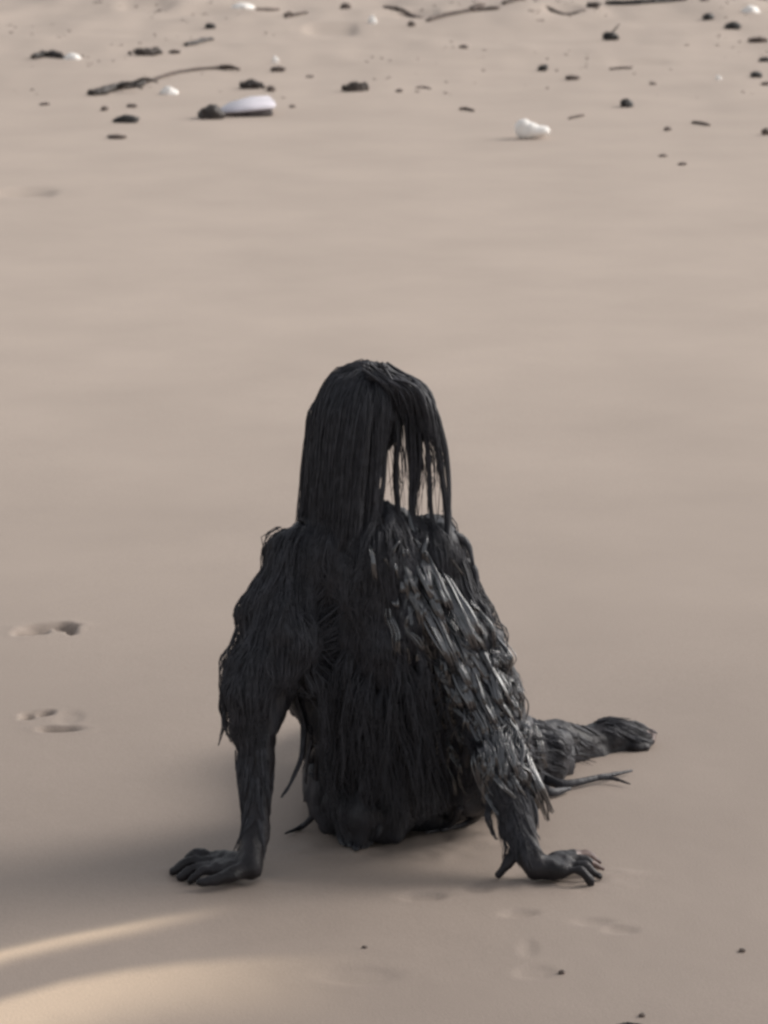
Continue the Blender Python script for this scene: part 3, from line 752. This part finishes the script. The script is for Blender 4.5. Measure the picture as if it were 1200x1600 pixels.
stone(198, 184, 38, 14, M_stone, 'long flat black stone below the thick driftwood stick', 'stone', 'stone')
stone(182, 212, 30, 8, M_bstone, 'flat brown stone just below the long flat black stone', 'stone', 'stone')
stone(163, 168, 11, 9, M_bstone, 'small brown pebble under the left end of the thick driftwood stick')
stone(206, 163, 16, 7, M_bstone, 'small brown pebble just above the long flat black stone')
stone(70, 161, 16, 5, M_bstone, 'faint flat pebble alone at the far left of the tide line')
weed(393, 130, 36, 20, 'dark seaweed clump arched above the flat lilac white scrap', 10, M_dwood)
stone(423, 136, 15, 11, M_bstone, 'small brown pebble at the right end of the arched seaweed clump')
stone(435, 105, 23, 10, M_bstone, 'brown pebble just below a tiny pale shell')
shell(430, 92, 10, 10, 'tiny pale shell standing above a brown pebble')
stone(457, 163, 10, 5, M_bstone, 'tiny brown pebble right of the flat lilac white scrap')
weed(555, 133, 40, 21, 'brown seaweed lump lying alone near the top centre', 11)
shell(378, 6, 36, 9, 'flat white shell at the top edge of the photo', rz=.4)
stick([(402, 14), (418, 12), (434, 9)], 3.2, M_wood, 'short pale brown stick right of the topmost white shell')
stick([(446, 26), (462, 22), (480, 17)], 3.2, M_wood, 'short brown stick with a dark left knob left of the small round shell', side=(((446, 25), (458, 24), 4.5),))
stone(540, 6, 17, 11, M_bstone, 'brown pebble at the top edge above the small round white shell')
shell(581, 32, 13, 12, 'small round white shell beside a brown sand hollow')
stone(484, 116, 12, 4, M_bstone, 'thin brown pebble between the seaweed lump and the bowed branch')
# right part
stick([(600, 11), (625, 14), (645, 18), (662, 22)], 3.2, M_wood, 'thin brown stick sloping down to the right near the top centre')
stone(643, 37, 12, 10, M_bstone, 'small brown pebble under the thin sloping stick')
stick([(668, 34), (690, 30), (712, 27), (745, 23), (780, 23)], 4, M_wood, 'long knobbly brown driftwood stick, left of the straight black stick', 'driftwood', 'driftwood', side=(((735, 24), (757, 18), 5),))
stick([(786, 17), (803, 13), (820, 7)], 4.5, M_wood, 'short brown stick slanting up right of the long knobbly driftwood')
stick([(835, 8), (855, 17), (885, 22), (915, 22)], 2.4, M_wood, 'hair thin brown twig curving down to a brown seaweed knot', 'twig', 'twig')
weed(929, 13, 24, 13, 'brown seaweed knot at the left end of the straight black stick', 8)
stick([(946, 11), (980, 12), (1015, 11), (1045, 9), (1074, 8)], 5, M_stone, 'long straight black stick along the top edge of the photo')
weed(953, 54, 24, 17, 'black seaweed clump with a thin sprig sticking up', 9, M_stone, sprig=(14, -18))
stone(725, 76, 13, 7, M_bstone, 'tiny brown pebble below the long knobbly driftwood')
stone(848, 104, 17, 12, M_stone, 'black pebble tipped up to the right, upper middle', rz=.5)
stone(894, 120, 24, 9, M_bstone, 'flat brown pebble just right of the tipped black pebble')
stick([(953, 109), (970, 108), (987, 108)], 2.2, M_wood, 'faint thin twig lying above the black diamond shaped pebble', 'twig', 'twig')
stone(979, 160, 19, 16, M_stone, 'black diamond shaped pebble alone on smooth sand', rough=.4)
stick([(718, 169), (729, 169), (741, 172)], 3, M_wood, 'short brown twig below the upper middle, left of the large white stone', 'twig', 'twig')
stone(624, 140, 11, 6, M_bstone, 'tiny brown pebble right of the lone seaweed lump')
stick([(650, 136), (661, 135), (673, 137)], 1.8, M_wood, 'tiny faint twig beside the tiny pebble right of the seaweed lump', 'twig', 'twig')
stick([(889, 185), (898, 183), (912, 180)], 2.4, M_wood, 'tiny brown twig between the large white stone and black diamond pebble', 'twig', 'twig')
stone(1043, 201, 11, 7, M_bstone, 'small brown pebble left of the short straight twig on the right')
stick([(1082, 193), (1092, 194), (1108, 197)], 3, M_wood, 'short straight brown twig near the right edge below the pale speck', 'twig', 'twig')
shell(1122, 121, 9, 8, 'tiny white shell speck toward the right edge')
stone(1020, 130, 10, 5, M_bstone, 'tiny brown pebble above and right of the black diamond pebble')
stone(1107, 27, 18, 12, M_stone, 'black pebble just left of the oval black stone, upper right')
stone(1145, 38, 26, 14, M_stone, 'oval black stone just below the white shell, upper right', 'stone', 'stone')
shell(1172, 21, 28, 11, 'white domed shell above the oval black stone, upper right')
weed(1184, 58, 30, 12, 'brown seaweed scrap under the white domed shell', 7, M_wood)
stone(1195, 89, 20, 10, M_stone, 'black stone cut by the right edge, below the seaweed scrap', 'stone', 'stone')
stone(1181, 116, 18, 12, M_stone, 'round black pebble near the right edge')
stone(1196, 132, 14, 7, M_bstone, 'brown pebble cut by the right edge under the round black pebble')
stone(1197, 206, 15, 13, M_bstone, 'brown stone cut by the right edge, level with the large white stone', 'stone', 'stone', rz=-.5)
stone(1100, 10, 14, 5, M_bstone, 'flat brown pebble right of the long straight black stick')
stone(1190, 2, 24, 6, M_bstone, 'brown stone in the top right corner', 'stone', 'stone')
stone(1036, 243, 13, 5, M_bstone, 'tiny pebble, left one of the lowest pair on the right')
stone(1066, 256, 14, 5, M_bstone, 'tiny pebble, right one of the lowest pair on the right')
# near the camera
stone(878, 1514, 11, 8, M_bstone, 'tiny brown pebble below the right hand')
stone(1160, 1480, 11, 7, M_bstone, 'tiny brown pebble near the right edge beyond the right hand')
stone(1003, 1580, 11, 7, M_bstone, 'tiny brown pebble near the bottom edge')
stick([(962, 1600), (985, 1597), (1012, 1602)], 3.5, M_dwood, 'dark twig cut by the bottom edge of the photo', 'twig', 'twig')
stone(570, 1478, 8, 5, M_bstone, 'tiny brown pebble in front of the seated person')
# crumbs of weed, shell and wood scattered through the tide line
bm = bmesh.new(); rnd = random.Random(5)
for k in range(420):
    px = rnd.uniform(-40, 1240); py = 4 + 150 * rnd.random() ** 2.2
    if vnoise(np.array([px / 90.0]), np.array([py / 25.0]), 51)[0] < -.1: continue
    q_ = G(px, py); s_ = PS(px, py); a = rnd.uniform(.8, 2.6) * s_
    ret = bmesh.ops.create_icosphere(bm, subdivisions=1, radius=1)
    mtx = Matrix.Translation((q_.x, q_.y, gz(q_.x, q_.y) + a * .2)) @ Matrix.Rotation(rnd.uniform(0, 6.3), 4, 'Z') @ Matrix.Diagonal((a * rnd.uniform(.8, 2.2), a * rnd.uniform(.6, 1.1), a * rnd.uniform(.3, .7), 1))
    for v in ret['verts']: v.co = mtx @ (v.co * (1 + .3 * rnd.uniform(-1, 1)))
me_ = bpy.data.meshes.new('tide_line_crumbs'); bm.to_mesh(me_); bm.free()
o = link('tide_line_crumbs', me_, M_wood); o['kind'] = 'stuff'
tag(o, 'tiny brown crumbs of weed and wood scattered along the tide line', 'beach litter')
